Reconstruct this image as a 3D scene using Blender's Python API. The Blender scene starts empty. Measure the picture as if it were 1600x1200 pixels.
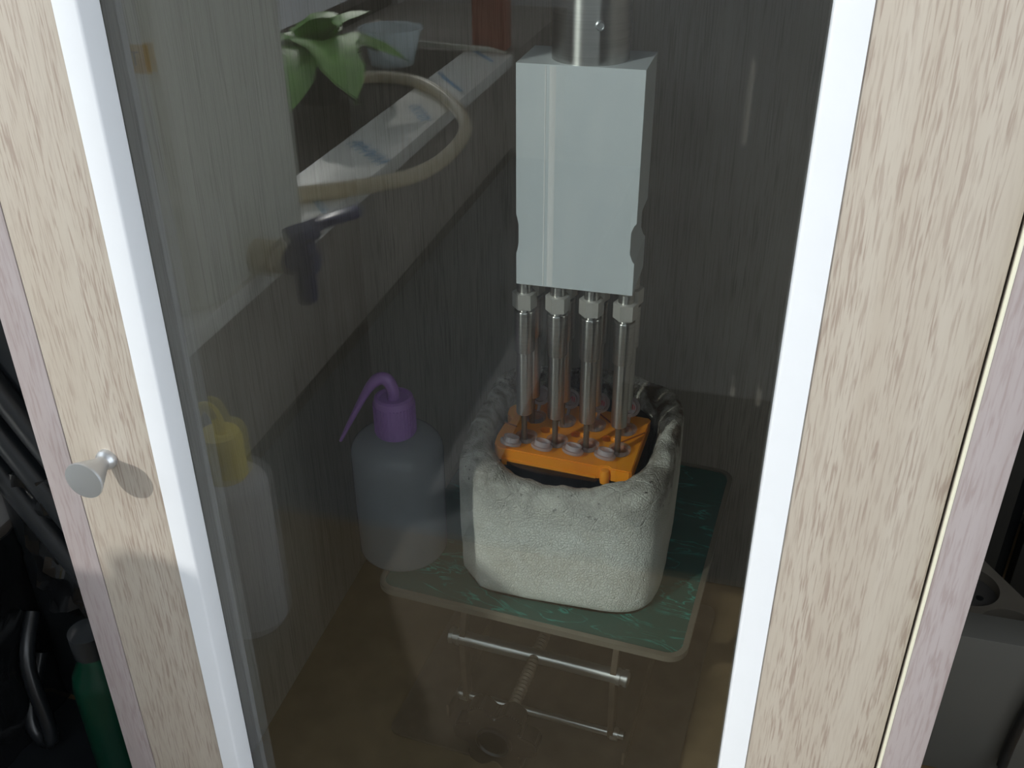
import bpy, bmesh, math, random
from mathutils import Vector, Matrix, noise

random.seed(7)
PI = math.pi
H = 1.354                       # eye height of the photographer above the room floor; all z below are relative to it
SC = bpy.context.scene
COL = SC.collection

# ------------------------------------------------------------------ camera
cam_d = bpy.data.cameras.new('camera')
cam = bpy.data.objects.new('camera', cam_d)
COL.objects.link(cam)
W = ((0.9669, 0.1270, -0.2214), (0.2552, -0.4930, 0.8317), (-0.0036, -0.8607, -0.5091))
m = Matrix(((W[0][0], -W[0][1], -W[0][2], 0), (W[1][0], -W[1][1], -W[1][2], 0), (W[2][0], -W[2][1], -W[2][2], H), (0, 0, 0, 1)))
cam.matrix_world = m
cam_d.sensor_width = 36.0
cam_d.lens = 1571.0 / 1600.0 * 36.0
cam_d.clip_start = 0.02
cam_d.clip_end = 50
SC.camera = cam

# ------------------------------------------------------------------ light, exposure
world = bpy.data.worlds.new('world')
SC.world = world
world.use_nodes = True
bg = world.node_tree.nodes['Background']
bg.inputs[0].default_value = (0.86, 0.93, 1.0, 1)
bg.inputs[1].default_value = 2.3

sun_d = bpy.data.lights.new('sun', 'SUN')
sun_d.energy = 2.4
sun_d.angle = math.radians(0.9)
sun_d.color = (1.0, 0.965, 0.91)
sun = bpy.data.objects.new('sun', sun_d)
COL.objects.link(sun)
sun.location = (-3, -3, 4)
SUN_DIR = Vector((0.512, 0.80, -0.50))
sun.rotation_euler = SUN_DIR.to_track_quat('-Z', 'Y').to_euler()

SC.view_settings.view_transform = 'Standard'
SC.view_settings.look = 'None'
SC.view_settings.gamma = 1.0
SC.view_settings.exposure = 0.0
SC.view_settings.use_curve_mapping = False
SC.cycles.sample_clamp_indirect = 4.0
SC.cycles.transparent_max_bounces = 24
SC.cycles.max_bounces = 12

# ------------------------------------------------------------------ materials
def new_mat(name):
    mt = bpy.data.materials.new(name)
    mt.use_nodes = True
    nt = mt.node_tree
    return mt, nt, nt.nodes['Principled BSDF'], nt.nodes['Material Output']

def N(nt, kind, **inp):
    n = nt.nodes.new(kind)
    for k, v in inp.items():
        n.inputs[k.replace('_', ' ')].default_value = v
    return n

def ramp(nt, stops):
    r = nt.nodes.new('ShaderNodeValToRGB')
    el = r.color_ramp.elements
    while len(el) < len(stops):
        el.new(0.5)
    for e, (p, c) in zip(el, stops):
        e.position = p
        e.color = (*c, 1)
    return r

def coords(nt, scale=(1, 1, 1), rot=(0, 0, 0)):
    t = nt.nodes.new('ShaderNodeTexCoord')
    mp = nt.nodes.new('ShaderNodeMapping')
    mp.inputs['Scale'].default_value = scale
    mp.inputs['Rotation'].default_value = rot
    nt.links.new(t.outputs['Object'], mp.inputs['Vector'])
    return mp.outputs['Vector']

def noise_tex(nt, vec, scale, detail=3, rough=0.5, dist=0.0):
    n = N(nt, 'ShaderNodeTexNoise', Scale=scale, Detail=detail, Roughness=rough, Distortion=dist)
    nt.links.new(vec, n.inputs['Vector'])
    return n.outputs['Fac']

def bump(nt, bs, height, strength=0.3, dist=0.001):
    b = N(nt, 'ShaderNodeBump', Strength=strength, Distance=dist)
    nt.links.new(height, b.inputs['Height'])
    nt.links.new(b.outputs['Normal'], bs.inputs['Normal'])

def plain(name, col, rough=0.5, metal=0.0, var=0.06, nscale=60, bstr=0.0, spec=0.5):
    mt, nt, bs, out = new_mat(name)
    v = coords(nt)
    f = noise_tex(nt, v, nscale, 4)
    a = tuple(max(0, c * (1 - var)) for c in col)
    b = tuple(min(1, c * (1 + var)) for c in col)
    r = ramp(nt, [(0.3, a), (0.7, b)])
    nt.links.new(f, r.inputs[0])
    nt.links.new(r.outputs[0], bs.inputs['Base Color'])
    bs.inputs['Roughness'].default_value = rough
    bs.inputs['Metallic'].default_value = metal
    bs.inputs['Specular IOR Level'].default_value = spec
    if bstr:
        bump(nt, bs, f, bstr)
    return mt

def wood(name, base, dark, mid, dash=(620, 620, 62), rough=0.45, amount=1.0):
    """pale laminate with short dark vertical pore dashes"""
    mt, nt, bs, out = new_mat(name)
    L = nt.links.new
    broad = noise_tex(nt, coords(nt, (70, 70, 2.2)), 1.0, 3, 0.5, 0.6)
    r1 = ramp(nt, [(0.35, mid), (0.65, base)])
    L(broad, r1.inputs[0])
    fine = noise_tex(nt, coords(nt, dash), 1.0, 2.5, 0.55, 0.3)
    m1 = ramp(nt, [(0.47, (0, 0, 0)), (0.63, (1, 1, 1))])
    L(fine, m1.inputs[0])
    # dashes gather along growth streaks
    streak = noise_tex(nt, coords(nt, (110, 110, 5)), 1.0, 2, 0.5, 1.0)
    m2 = ramp(nt, [(0.34, (0.2, 0.2, 0.2)), (0.56, (1, 1, 1))])
    L(streak, m2.inputs[0])
    mul = nt.nodes.new('ShaderNodeMath'); mul.operation = 'MULTIPLY'
    L(m1.outputs[0], mul.inputs[0]); L(m2.outputs[0], mul.inputs[1])
    am = nt.nodes.new('ShaderNodeMath'); am.operation = 'MULTIPLY'; am.inputs[1].default_value = amount
    L(mul.outputs[0], am.inputs[0])
    mix = nt.nodes.new('ShaderNodeMixRGB')
    L(am.outputs[0], mix.inputs[0]); L(r1.outputs[0], mix.inputs[1]); mix.inputs[2].default_value = (*dark, 1)
    L(mix.outputs[0], bs.inputs['Base Color'])
    bs.inputs['Roughness'].default_value = rough
    bump(nt, bs, am.outputs[0], -0.15, 0.0004)
    return mt

def fresnel(nt, ior):
    """Fresnel reflectance of a thin sheet: the same from both sides (no total internal reflection, rays are not bent)"""
    g = nt.nodes.new('ShaderNodeNewGeometry')
    mr = nt.nodes.new('ShaderNodeMapRange')
    mr.inputs[3].default_value = ior
    mr.inputs[4].default_value = 1.0 / ior
    nt.links.new(g.outputs['Backfacing'], mr.inputs[0])
    fr = nt.nodes.new('ShaderNodeFresnel')
    nt.links.new(mr.outputs[0], fr.inputs['IOR'])
    return fr

def clear(name, tint, rough=0.02, ior=1.5, haze=None, haze_amt=0.0, transl=False):
    """thin clear or milky plastic / glass: tinted see-through, Fresnel reflection, optional milky scattering"""
    mt, nt, bs, out = new_mat(name)
    nt.nodes.remove(bs)
    L = nt.links.new
    tr = N(nt, 'ShaderNodeBsdfTransparent'); tr.inputs[0].default_value = (*tint, 1)
    gl = N(nt, 'ShaderNodeBsdfGlossy'); gl.inputs['Roughness'].default_value = rough
    base = tr.outputs[0]
    if haze:
        d = N(nt, 'ShaderNodeBsdfDiffuse'); d.inputs[0].default_value = (*haze, 1)
        o = d.outputs[0]
        if transl:
            t2 = N(nt, 'ShaderNodeBsdfTranslucent'); t2.inputs[0].default_value = (*haze, 1)
            mm = nt.nodes.new('ShaderNodeMixShader'); mm.inputs[0].default_value = 0.5
            L(d.outputs[0], mm.inputs[1]); L(t2.outputs[0], mm.inputs[2]); o = mm.outputs[0]
        mx = nt.nodes.new('ShaderNodeMixShader'); mx.inputs[0].default_value = haze_amt
        L(base, mx.inputs[1]); L(o, mx.inputs[2]); base = mx.outputs[0]
    fr = fresnel(nt, ior)
    mx2 = nt.nodes.new('ShaderNodeMixShader')
    L(fr.outputs[0], mx2.inputs[0]); L(base, mx2.inputs[1]); L(gl.outputs[0], mx2.inputs[2])
    L(mx2.outputs[0], out.inputs['Surface'])
    return mt

M = {}
M['oak'] = wood('oak_laminate', (0.51, 0.455, 0.385), (0.355, 0.285, 0.235), (0.475, 0.415, 0.345), dash=(1100, 1100, 66))
M['oak_pink'] = wood('oak_edge_band', (0.42, 0.37, 0.37), (0.30, 0.235, 0.225), (0.39, 0.335, 0.33), amount=0.6, dash=(800, 800, 60))
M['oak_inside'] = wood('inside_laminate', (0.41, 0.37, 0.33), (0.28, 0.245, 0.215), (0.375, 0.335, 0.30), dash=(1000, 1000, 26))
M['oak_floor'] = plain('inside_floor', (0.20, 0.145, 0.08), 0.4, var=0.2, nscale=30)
M['white'] = plain('white_bead', (0.83, 0.85, 0.88), 0.35, var=0.01)
M['cream'] = plain('cream_edge', (0.80, 0.78, 0.62), 0.4, var=0.02)
M['glass'] = clear('door_glass', (0.88, 0.90, 0.89), 0.0, 1.88)
M['satin'] = plain('satin_aluminium', (0.62, 0.64, 0.66), 0.35, 0.85, 0.02)
M['steel'] = plain('steel', (0.58, 0.57, 0.55), 0.28, 0.90, 0.05, 90)
mt, nt, bs, out = new_mat('turned_steel')
f = noise_tex(nt, coords(nt, (20, 20, 900)), 1.0, 3)
r = ramp(nt, [(0.3, (0.60, 0.59, 0.57)), (0.7, (0.72, 0.71, 0.69))])
nt.links.new(f, r.inputs[0]); nt.links.new(r.outputs[0], bs.inputs['Base Color'])
bs.inputs['Metallic'].default_value = 1.0
bs.inputs['Roughness'].default_value = 0.30
bs.inputs['Anisotropic'].default_value = 0.88
bs.inputs['Anisotropic Rotation'].default_value = 0.25
tg = nt.nodes.new('ShaderNodeTangent'); tg.direction_type = 'RADIAL'; tg.axis = 'Z'
nt.links.new(tg.outputs[0], bs.inputs['Tangent'])
M['turned'] = mt
M['nut'] = plain('nut_steel', (0.74, 0.72, 0.68), 0.38, 0.5, 0.03)
M['steel_dull'] = plain('dull_steel', (0.26, 0.21, 0.16), 0.42, 0.7, 0.15, 40)
M['black'] = plain('black_plastic', (0.012, 0.014, 0.016), 0.28, var=0.2, nscale=25)
M['black_gloss'] = plain('black_film', (0.008, 0.009, 0.010), 0.10, var=0.2, nscale=50, bstr=0.6)
M['knob_dark'] = plain('dark_knob', (0.030, 0.022, 0.016), 0.35)
M['blue'] = plain('blue_plastic', (0.035, 0.035, 0.13), 0.3)
M['purple'] = plain('purple_plastic', (0.38, 0.20, 0.50), 0.4, var=0.04)
M['yellow'] = plain('yellow_plastic', (0.82, 0.66, 0.10), 0.4, var=0.04)
M['green_bottle'] = plain('green_plastic', (0.002, 0.035, 0.02), 0.3)
M['grey_box'] = plain('grey_enamel', (0.115, 0.115, 0.103), 0.5, var=0.05, nscale=12)
M['socket'] = plain('socket_plastic', (0.15, 0.135, 0.11), 0.45)
M['socket_dark'] = plain('socket_recess', (0.06, 0.058, 0.055), 0.5)
M['wall'] = plain('room_wall', (0.42, 0.41, 0.40), 0.8, var=0.15, nscale=5)
M['wall_left'] = plain('tile_wall', (0.22, 0.19, 0.165), 0.5, var=0.25, nscale=14)
M['floor'] = plain('room_floor', (0.055, 0.052, 0.05), 0.6, var=0.2, nscale=6)
M['desk'] = plain('desk_top', (0.165, 0.11, 0.05), 0.6, var=0.15, nscale=9)
M['counter'] = plain('counter_top', (0.07, 0.075, 0.085), 0.5, var=0.3, nscale=9)
M['sill'] = plain('sill_film', (0.74, 0.73, 0.68), 0.35, var=0.05, nscale=20)
M['ink'] = plain('blue_print', (0.03, 0.22, 0.45), 0.5)
M['red_ink'] = plain('red_print', (0.65, 0.02, 0.05), 0.5)
M['label'] = clear('yellow_label', (0.9, 0.7, 0.2), 0.4, 1.2, (0.95, 0.68, 0.08), 0.95, True)
M['pen'] = plain('pen_ink', (0.04, 0.04, 0.06), 0.6)
M['terracotta'] = plain('red_brown_wood', (0.30, 0.075, 0.035), 0.5, var=0.2, nscale=20)
M['ivory'] = plain('ivory_plastic', (0.70, 0.62, 0.45), 0.45)
M['hose'] = clear('hose_plastic', (0.9, 0.85, 0.7), 0.15, 1.45, (0.74, 0.67, 0.53), 0.80, True)
M['milky'] = clear('carboy_plastic', (0.9, 0.9, 0.85), 0.25, 1.45, (0.94, 0.94, 0.88), 0.97, True)
M['bottle'] = clear('bottle_plastic', (0.80, 0.83, 0.88), 0.12, 1.4, (0.64, 0.64, 0.68), 0.50, True)
M['bottle_white'] = clear('bottle_plastic_white', (0.9, 0.9, 0.9), 0.2, 1.4, (0.80, 0.78, 0.80), 0.85, True)
M['liquid'] = clear('bottle_liquid', (0.80, 0.87, 0.88), 0.02, 1.33, (0.5, 0.55, 0.55), 0.10, True)
M['water'] = clear('bath_water', (0.16, 0.17, 0.16), 0.03, 1.33)
M['tube'] = clear('tube_plastic', (0.93, 0.93, 0.95), 0.08, 1.5, (0.85, 0.85, 0.9), 0.22, True)
M['lid'] = clear('lid_plastic', (0.9, 0.88, 0.9), 0.10, 1.5, (0.86, 0.82, 0.86), 0.50, True)
M['plate'] = plain('jack_plate_rim', (0.24, 0.215, 0.17), 0.3, 0.3)
M['leaf'] = plain('leaf', (0.16, 0.34, 0.06), 0.45, var=0.3, nscale=30)
M['soil'] = plain('soil', (0.03, 0.022, 0.016), 0.9, var=0.3)
M['cup'] = clear('cup_plastic', (0.85, 0.9, 0.92), 0.15, 1.45, (0.70, 0.76, 0.78), 0.65, True)
M['straw'] = plain('dry_straw', (0.72, 0.70, 0.60), 0.5)
M['frame_dark'] = plain('window_frame', (0.035, 0.028, 0.024), 0.9, spec=0.05)
M['windowglass'] = clear('window_glass', (0.97, 0.98, 0.98), 0.0, 1.45)

# brushed aluminium block
mt, nt, bs, out = new_mat('brushed_aluminium')
f = noise_tex(nt, coords(nt, (900, 60, 25)), 1.0, 3, 0.6)
f2 = noise_tex(nt, coords(nt, (45, 45, 20)), 1.0, 4, 0.55, 0.8)
r = ramp(nt, [(0.3, (0.84, 0.91, 0.96)), (0.7, (0.90, 0.96, 1.0))])
nt.links.new(f2, r.inputs[0]); nt.links.new(r.outputs[0], bs.inputs['Base Color'])
rr = nt.nodes.new('ShaderNodeMapRange'); rr.inputs[3].default_value = 0.46; rr.inputs[4].default_value = 0.58
nt.links.new(f, rr.inputs[0]); nt.links.new(rr.outputs[0], bs.inputs['Roughness'])
bs.inputs['Metallic'].default_value = 0.38
bump(nt, bs, f, 0.06, 0.0003)
M['alu'] = mt
M['alu_glint'] = plain('painted_glint_alu', (0.97, 0.98, 1.0), 0.42, 0.1, 0.01)  # near-white colour for the painted glints on the block
M['alu_dark'] = plain('alu_dark', (0.10, 0.11, 0.12), 0.45, 0.6)

# expanded foam: cracked bead texture, soot-stained rim (stain follows the height on the box itself)
mt, nt, bs, out = new_mat('foam')
L = nt.links.new
v = coords(nt)
vor = N(nt, 'ShaderNodeTexVoronoi', Scale=520.0); L(v, vor.inputs['Vector']); vor.feature = 'DISTANCE_TO_EDGE'
vr = ramp(nt, [(0.0, (0, 0, 0)), (0.16, (1, 1, 1))]); L(vor.outputs['Distance'], vr.inputs[0])
n1 = noise_tex(nt, v, 60, 6, 0.6, 0.6)
n2 = noise_tex(nt, v, 210, 4, 0.6)
vor2 = N(nt, 'ShaderNodeTexVoronoi', Scale=75.0); L(v, vor2.inputs['Vector']); vor2.feature = 'DISTANCE_TO_EDGE'
sep = nt.nodes.new('ShaderNodeSeparateXYZ'); L(v, sep.inputs[0])
hm = nt.nodes.new('ShaderNodeMapRange'); hm.inputs[1].default_value = 0.058; hm.inputs[2].default_value = 0.091
L(sep.outputs['Z'], hm.inputs[0])
# stain mask: high on the rim and towards the back, broken up by noise
ys = nt.nodes.new('ShaderNodeMapRange'); ys.inputs[1].default_value = -0.08; ys.inputs[2].default_value = 0.05; ys.inputs[3].default_value = 0.6; ys.inputs[4].default_value = 1.15
L(sep.outputs['Y'], ys.inputs[0])
hy = nt.nodes.new('ShaderNodeMath'); hy.operation = 'MULTIPLY'; L(hm.outputs[0], hy.inputs[0]); L(ys.outputs[0], hy.inputs[1])
sr = ramp(nt, [(0.36, (0.2, 0.2, 0.2)), (0.60, (1, 1, 1))]); L(n1, sr.inputs[0])
sm = nt.nodes.new('ShaderNodeMath'); sm.operation = 'MULTIPLY'; L(hy.outputs[0], sm.inputs[0]); L(sr.outputs[0], sm.inputs[1])
cb = ramp(nt, [(0.3, (0.76, 0.75, 0.68)), (0.7, (0.87, 0.88, 0.83))]); L(n1, cb.inputs[0])
mx = nt.nodes.new('ShaderNodeMixRGB'); L(sm.outputs[0], mx.inputs[0]); L(cb.outputs[0], mx.inputs[1]); mx.inputs[2].default_value = (0.12, 0.09, 0.062, 1)
# black pits on the rim
pr = ramp(nt, [(0.63, (0, 0, 0)), (0.70, (1, 1, 1))]); L(n2, pr.inputs[0])
pm = nt.nodes.new('ShaderNodeMath'); pm.operation = 'MULTIPLY'; L(pr.outputs[0], pm.inputs[0]); L(hm.outputs[0], pm.inputs[1])
mx2 = nt.nodes.new('ShaderNodeMixRGB'); L(pm.outputs[0], mx2.inputs[0]); L(mx.outputs[0], mx2.inputs[1]); mx2.inputs[2].default_value = (0.06, 0.05, 0.045, 1)
L(mx2.outputs[0], bs.inputs['Base Color'])
bs.inputs['Roughness'].default_value = 0.8
bs.inputs['Specular IOR Level'].default_value = 0.2
a1 = nt.nodes.new('ShaderNodeMath'); a1.operation = 'MULTIPLY_ADD'; L(n1, a1.inputs[0]); a1.inputs[1].default_value = 3.0; L(vr.outputs[0], a1.inputs[2])
a2 = nt.nodes.new('ShaderNodeMath'); a2.operation = 'MULTIPLY_ADD'; L(n2, a2.inputs[0]); a2.inputs[1].default_value = 1.2; L(a1.outputs[0], a2.inputs[2])
ck = ramp(nt, [(0.0, (0, 0, 0)), (0.035, (1, 1, 1))]); L(vor2.outputs['Distance'], ck.inputs[0])
ckm = nt.nodes.new('ShaderNodeMixRGB'); L(hm.outputs[0], ckm.inputs[0]); ckm.inputs[1].default_value = (1, 1, 1, 1); L(ck.outputs[0], ckm.inputs[2])
a3 = nt.nodes.new('ShaderNodeMath'); a3.operation = 'MULTIPLY_ADD'; L(ckm.outputs[0], a3.inputs[0]); a3.inputs[1].default_value = 1.6; L(a2.outputs[0], a3.inputs[2])
bump(nt, bs, a3.outputs[0], 0.55, 0.0010)
M['foam'] = mt

# orange floating rack
mt, nt, bs, out = new_mat('orange_plastic')
f = noise_tex(nt, coords(nt), 40, 4)
r = ramp(nt, [(0.3, (0.86, 0.27, 0.012)), (0.7, (0.95, 0.36, 0.02))])
nt.links.new(f, r.inputs[0]); nt.links.new(r.outputs[0], bs.inputs['Base Color'])
bs.inputs['Roughness'].default_value = 0.35
bs.inputs['Subsurface Weight'].default_value = 0.25
bs.inputs['Subsurface Scale'].default_value = 0.004
M['orange'] = mt
M['orange_dark'] = plain('orange_slot', (0.30, 0.07, 0.01), 0.5)

# green see-through sheet with crumpled veins
mt, nt, bs, out = new_mat('green_sheet')
L = nt.links.new
nt.nodes.remove(bs)
wv = N(nt, 'ShaderNodeTexNoise', Scale=1.0, Detail=4.0, Roughness=0.55, Distortion=1.2)
L(coords(nt, (16, 62, 1), (0, 0, 0.25)), wv.inputs['Vector'])
sub = nt.nodes.new('ShaderNodeMath'); sub.operation = 'SUBTRACT'; sub.inputs[1].default_value = 0.5; L(wv.outputs['Fac'], sub.inputs[0])
ab = nt.nodes.new('ShaderNodeMath'); ab.operation = 'ABSOLUTE'; L(sub.outputs[0], ab.inputs[0])
brk = noise_tex(nt, coords(nt), 38, 2)
brr = ramp(nt, [(0.42, (0, 0, 0)), (0.60, (1, 1, 1))]); L(brk, brr.inputs[0])
vein = ramp(nt, [(0.0, (1, 1, 1)), (0.020, (0, 0, 0))]); L(ab.outputs[0], vein.inputs[0])
vm = nt.nodes.new('ShaderNodeMath'); vm.operation = 'MULTIPLY'; L(vein.outputs[0], vm.inputs[0]); L(brr.outputs[0], vm.inputs[1])
cm = nt.nodes.new('ShaderNodeMixRGB'); L(vm.outputs[0], cm.inputs[0]); cm.inputs[1].default_value = (0.030, 0.115, 0.095, 1); cm.inputs[2].default_value = (0.05, 0.42, 0.34, 1)
df = N(nt, 'ShaderNodeBsdfDiffuse'); L(cm.outputs[0], df.inputs[0])
tr = N(nt, 'ShaderNodeBsdfTransparent'); tr.inputs[0].default_value = (0.35, 0.62, 0.55, 1)
op = nt.nodes.new('ShaderNodeMath'); op.operation = 'MULTIPLY_ADD'; L(vm.outputs[0], op.inputs[0]); op.inputs[1].default_value = 0.1; op.inputs[2].default_value = 0.9
ms = nt.nodes.new('ShaderNodeMixShader'); L(op.outputs[0], ms.inputs[0]); L(tr.outputs[0], ms.inputs[1]); L(df.outputs[0], ms.inputs[2])
gl = N(nt, 'ShaderNodeBsdfGlossy'); gl.inputs['Roughness'].default_value = 0.25
fr = fresnel(nt, 1.4)
m3 = nt.nodes.new('ShaderNodeMixShader'); L(fr.outputs[0], m3.inputs[0]); L(ms.outputs[0], m3.inputs[1]); L(gl.outputs[0], m3.inputs[2])
L(m3.outputs[0], out.inputs['Surface'])
M['mat'] = mt

# ------------------------------------------------------------------ mesh helpers
def add_box(bm, x0, x1, y0, y1, z0, z1, bev=0.0, seg=2):
    b = bmesh.new()
    vs = [b.verts.new((x, y, z)) for x in (x0, x1) for y in (y0, y1) for z in (z0, z1)]
    for f in ((0, 1, 3, 2), (4, 6, 7, 5), (0, 4, 5, 1), (2, 3, 7, 6), (0, 2, 6, 4), (1, 5, 7, 3)):
        b.faces.new([vs[i] for i in f])
    if bev:
        bmesh.ops.bevel(b, geom=b.edges[:], offset=bev, segments=seg, affect='EDGES', profile=0.5)
    bmesh.ops.recalc_face_normals(b, faces=b.faces[:])
    join(bm, b)

def join(bm, b, mat4=None):
    mp = {}
    for v in b.verts:
        mp[v] = bm.verts.new(mat4 @ v.co if mat4 else v.co)
    for f in b.faces:
        try:
            nf = bm.faces.new([mp[v] for v in f.verts]); nf.smooth = f.smooth
        except ValueError:
            pass
    b.free()

def add_lathe(bm, prof, n=32, mat4=None, cap=True):
    """profile of (radius, height) turned about z"""
    b = bmesh.new()
    rings = []
    for r, z in prof:
        if r < 1e-6:
            rings.append([b.verts.new((0, 0, z))])
        else:
            rings.append([b.verts.new((r * math.cos(2 * PI * i / n), r * math.sin(2 * PI * i / n), z)) for i in range(n)])
    for a, c in zip(rings, rings[1:]):
        for i in range(n):
            j = (i + 1) % n
            if len(a) == 1 and len(c) == 1:
                continue
            if len(a) == 1:
                b.faces.new((a[0], c[j], c[i]))
            elif len(c) == 1:
                b.faces.new((a[i], a[j], c[0]))
            else:
                b.faces.new((a[i], a[j], c[j], c[i]))
    if cap:
        for rg, fl in ((rings[0], True), (rings[-1], False)):
            if len(rg) > 1:
                b.faces.new(rg[::-1] if fl else rg)
    bmesh.ops.recalc_face_normals(b, faces=b.faces[:])
    for f in b.faces:
        f.smooth = True
    join(bm, b, mat4)

def smooth_path(pts, k=6):
    P = [Vector(p) for p in pts]
    out = []
    for i in range(len(P) - 1):
        p0 = P[max(i - 1, 0)]; p1 = P[i]; p2 = P[i + 1]; p3 = P[min(i + 2, len(P) - 1)]
        for s in range(k):
            t = s / k
            out.append(0.5 * ((2 * p1) + (p2 - p0) * t + (2 * p0 - 5 * p1 + 4 * p2 - p3) * t * t + (3 * p1 - p0 - 3 * p2 + p3) * t ** 3))
    out.append(P[-1])
    return out

def add_tube(bm, pts, rad, n=12, k=6, straight=False):
    path = [Vector(p) for p in pts] if straight else smooth_path(pts, k)
    m_ = len(path)
    b = bmesh.new()
    rings = []
    up = Vector((0.13, 0.29, 0.95))
    for i, p in enumerate(path):
        t = (path[min(i + 1, m_ - 1)] - path[max(i - 1, 0)]).normalized()
        s = t.cross(up)
        if s.length < 1e-3:
            s = t.cross(Vector((1, 0, 0)))
        s.normalize()
        u = s.cross(t).normalized()
        r = rad(i / (m_ - 1)) if callable(rad) else rad
        rings.append([b.verts.new(p + s * r * math.cos(2 * PI * j / n) + u * r * math.sin(2 * PI * j / n)) for j in range(n)])
    for a, c in zip(rings, rings[1:]):
        for i in range(n):
            j = (i + 1) % n
            b.faces.new((a[i], a[j], c[j], c[i]))
    b.faces.new(rings[0][::-1]); b.faces.new(rings[-1])
    bmesh.ops.recalc_face_normals(b, faces=b.faces[:])
    for f in b.faces:
        f.smooth = True
    join(bm, b)

def add_prism(bm, poly, a0, a1, axis='z', bev=0.0):
    """closed polygon of 2-D points pushed from a0 to a1 along an axis"""
    def P(u, v, w):
        return {'z': (u, v, w), 'y': (u, w, v), 'x': (w, u, v)}[axis]
    b = bmesh.new()
    lo = [b.verts.new(P(u, v, a0)) for u, v in poly]
    hi = [b.verts.new(P(u, v, a1)) for u, v in poly]
    n = len(poly)
    b.faces.new(lo[::-1]); b.faces.new(hi)
    for i in range(n):
        j = (i + 1) % n
        b.faces.new((lo[i], lo[j], hi[j], hi[i]))
    bmesh.ops.recalc_face_normals(b, faces=b.faces[:])
    if bev:
        bmesh.ops.bevel(b, geom=b.edges[:], offset=bev, segments=2, affect='EDGES')
    join(bm, b)

def obj(name, bm, mat, parent=None, loc=None, sharp=True):
    me = bpy.data.meshes.new(name)
    bm.to_mesh(me); bm.free()
    if mat:
        me.materials.append(M[mat] if isinstance(mat, str) else mat)
    if sharp:
        try:
            me.set_sharp_from_angle(angle=math.radians(38))
        except Exception:
            pass
    o = bpy.data.objects.new(name, me)
    COL.objects.link(o)
    if parent:
        o.parent = parent
    if loc:
        o.location = loc
    return o

def tag(o, label=None, cat=None, group=None, kind=None):
    for k, v_ in (('label', label), ('category', cat), ('group', group), ('kind', kind)):
        if v_:
            o[k] = v_
    return o

def thing(name, label, cat, loc=(0, 0, 0), rz=0.0, group=None):
    o = bpy.data.objects.new(name, None)
    o.empty_display_size = 0.02
    COL.objects.link(o)
    o.location = loc
    o.rotation_euler = (0, 0, rz)
    return tag(o, label, cat, group)

def B():
    return bmesh.new()

def boxo(name, mat, parent, *c, bev=0.0):
    b = B(); add_box(b, *c, bev=bev)
    return obj(name, b, mat, parent)

def text(name, body, size, mat, parent, mat4, depth=0.0):
    cu = bpy.data.curves.new(name, 'FONT')
    cu.body = body; cu.size = size; cu.align_x = 'CENTER'; cu.align_y = 'CENTER'; cu.extrude = depth
    o = bpy.data.objects.new(name, cu)
    COL.objects.link(o)
    me = bpy.data.meshes.new_from_object(o.evaluated_get(bpy.context.evaluated_depsgraph_get()))
    COL.objects.unlink(o); bpy.data.objects.remove(o)
    me.materials.append(M[mat])
    t = bpy.data.objects.new(name, me)
    COL.objects.link(t)
    t.parent = parent
    t.matrix_local = mat4
    return t

Z = lambda z: z + H
DESK = Z(-0.604)

# ================================================================== the room
def struct(o):
    o['kind'] = 'structure'
    return o

struct(boxo('floor', 'floor', None, -0.4825, 2.2, -1.63, 1.2, -0.05, 0.0))
struct(boxo('wall_front', 'wall', None, -0.9, 2.2, 0.86, 0.94, 0.0, 2.5))          # behind the cabinet
struct(boxo('wall_back', 'wall', None, -0.9, 2.2, -1.73, -1.63, 0.0, 2.5))            # opposite the cabinet, seen in the door glass
struct(boxo('ceiling_shade', 'wall', None, -0.9, 2.2, -0.75, 0.94, 2.5, 2.56))  # unseen part ceiling, added to cut sky light on the corner and door
struct(boxo('wall_right_shade', 'wall', None, 0.62, 0.70, 0.25, 0.86, 0.0, 2.5))  # unseen stub wall, added to keep sky light out of the right corner
wl = struct(boxo('wall_left', 'wall_left', None, -0.92, -0.4825, -1.63, 0.86, 0.0, Z(-0.437)))   # parapet under the window sill
struct(boxo('trim_1', 'sill', None, -0.575, -0.4815, -1.16, 0.38, Z(-0.437), Z(-0.4165), bev=0.001))   # white film-covered front board of the sill
struct(boxo('trim_2', 'frame_dark', None, -0.92, -0.5752, -1.16, 0.38, Z(-0.437), Z(-0.4168)))         # dark back board of the sill
struct(boxo('trim_3', 'wall_left', None, -0.92, -0.4815, -1.63, -1.161, Z(-0.437), Z(-0.4168)))
# window opening in the plane x = -0.90
b = B()
add_box(b, -0.92, -0.4825, 0.38, 0.86, Z(-0.437), 2.5)
add_box(b, -0.92, -0.86, -1.63, -1.58, Z(-0.4166), 2.5)
struct(obj('wall_window', b, 'wall', None)).name = 'wall_left.001'
win = struct(boxo('window_1', 'frame_dark', None, -0.915, -0.875, -1.58, 0.38, Z(-0.4166), Z(-0.385)))
b = B()
add_box(b, -0.915, -0.875, -1.58, -1.53, Z(-0.385), 2.5)
add_box(b, -0.915, -0.875, 0.33, 0.38, Z(-0.385), 2.5)
obj('frame', b, 'frame_dark', win)
boxo('pane', 'windowglass', win, -0.898, -0.894, -1.53, 0.33, Z(-0.385), 2.5)

struct(boxo('baseboard_left', 'frame_dark', None, -0.4825, -0.4790, -1.15, 0.33, DESK + 0.0003, DESK + 0.016))   # dark strip where the counter meets the wall
struct(boxo('low_sky_blocker', 'wall', None, -2.0, -1.9, -4.0, 2.0, 0.0, Z(-0.12)))                                # unseen panel, added to block the bright low sky beyond the window

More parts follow.
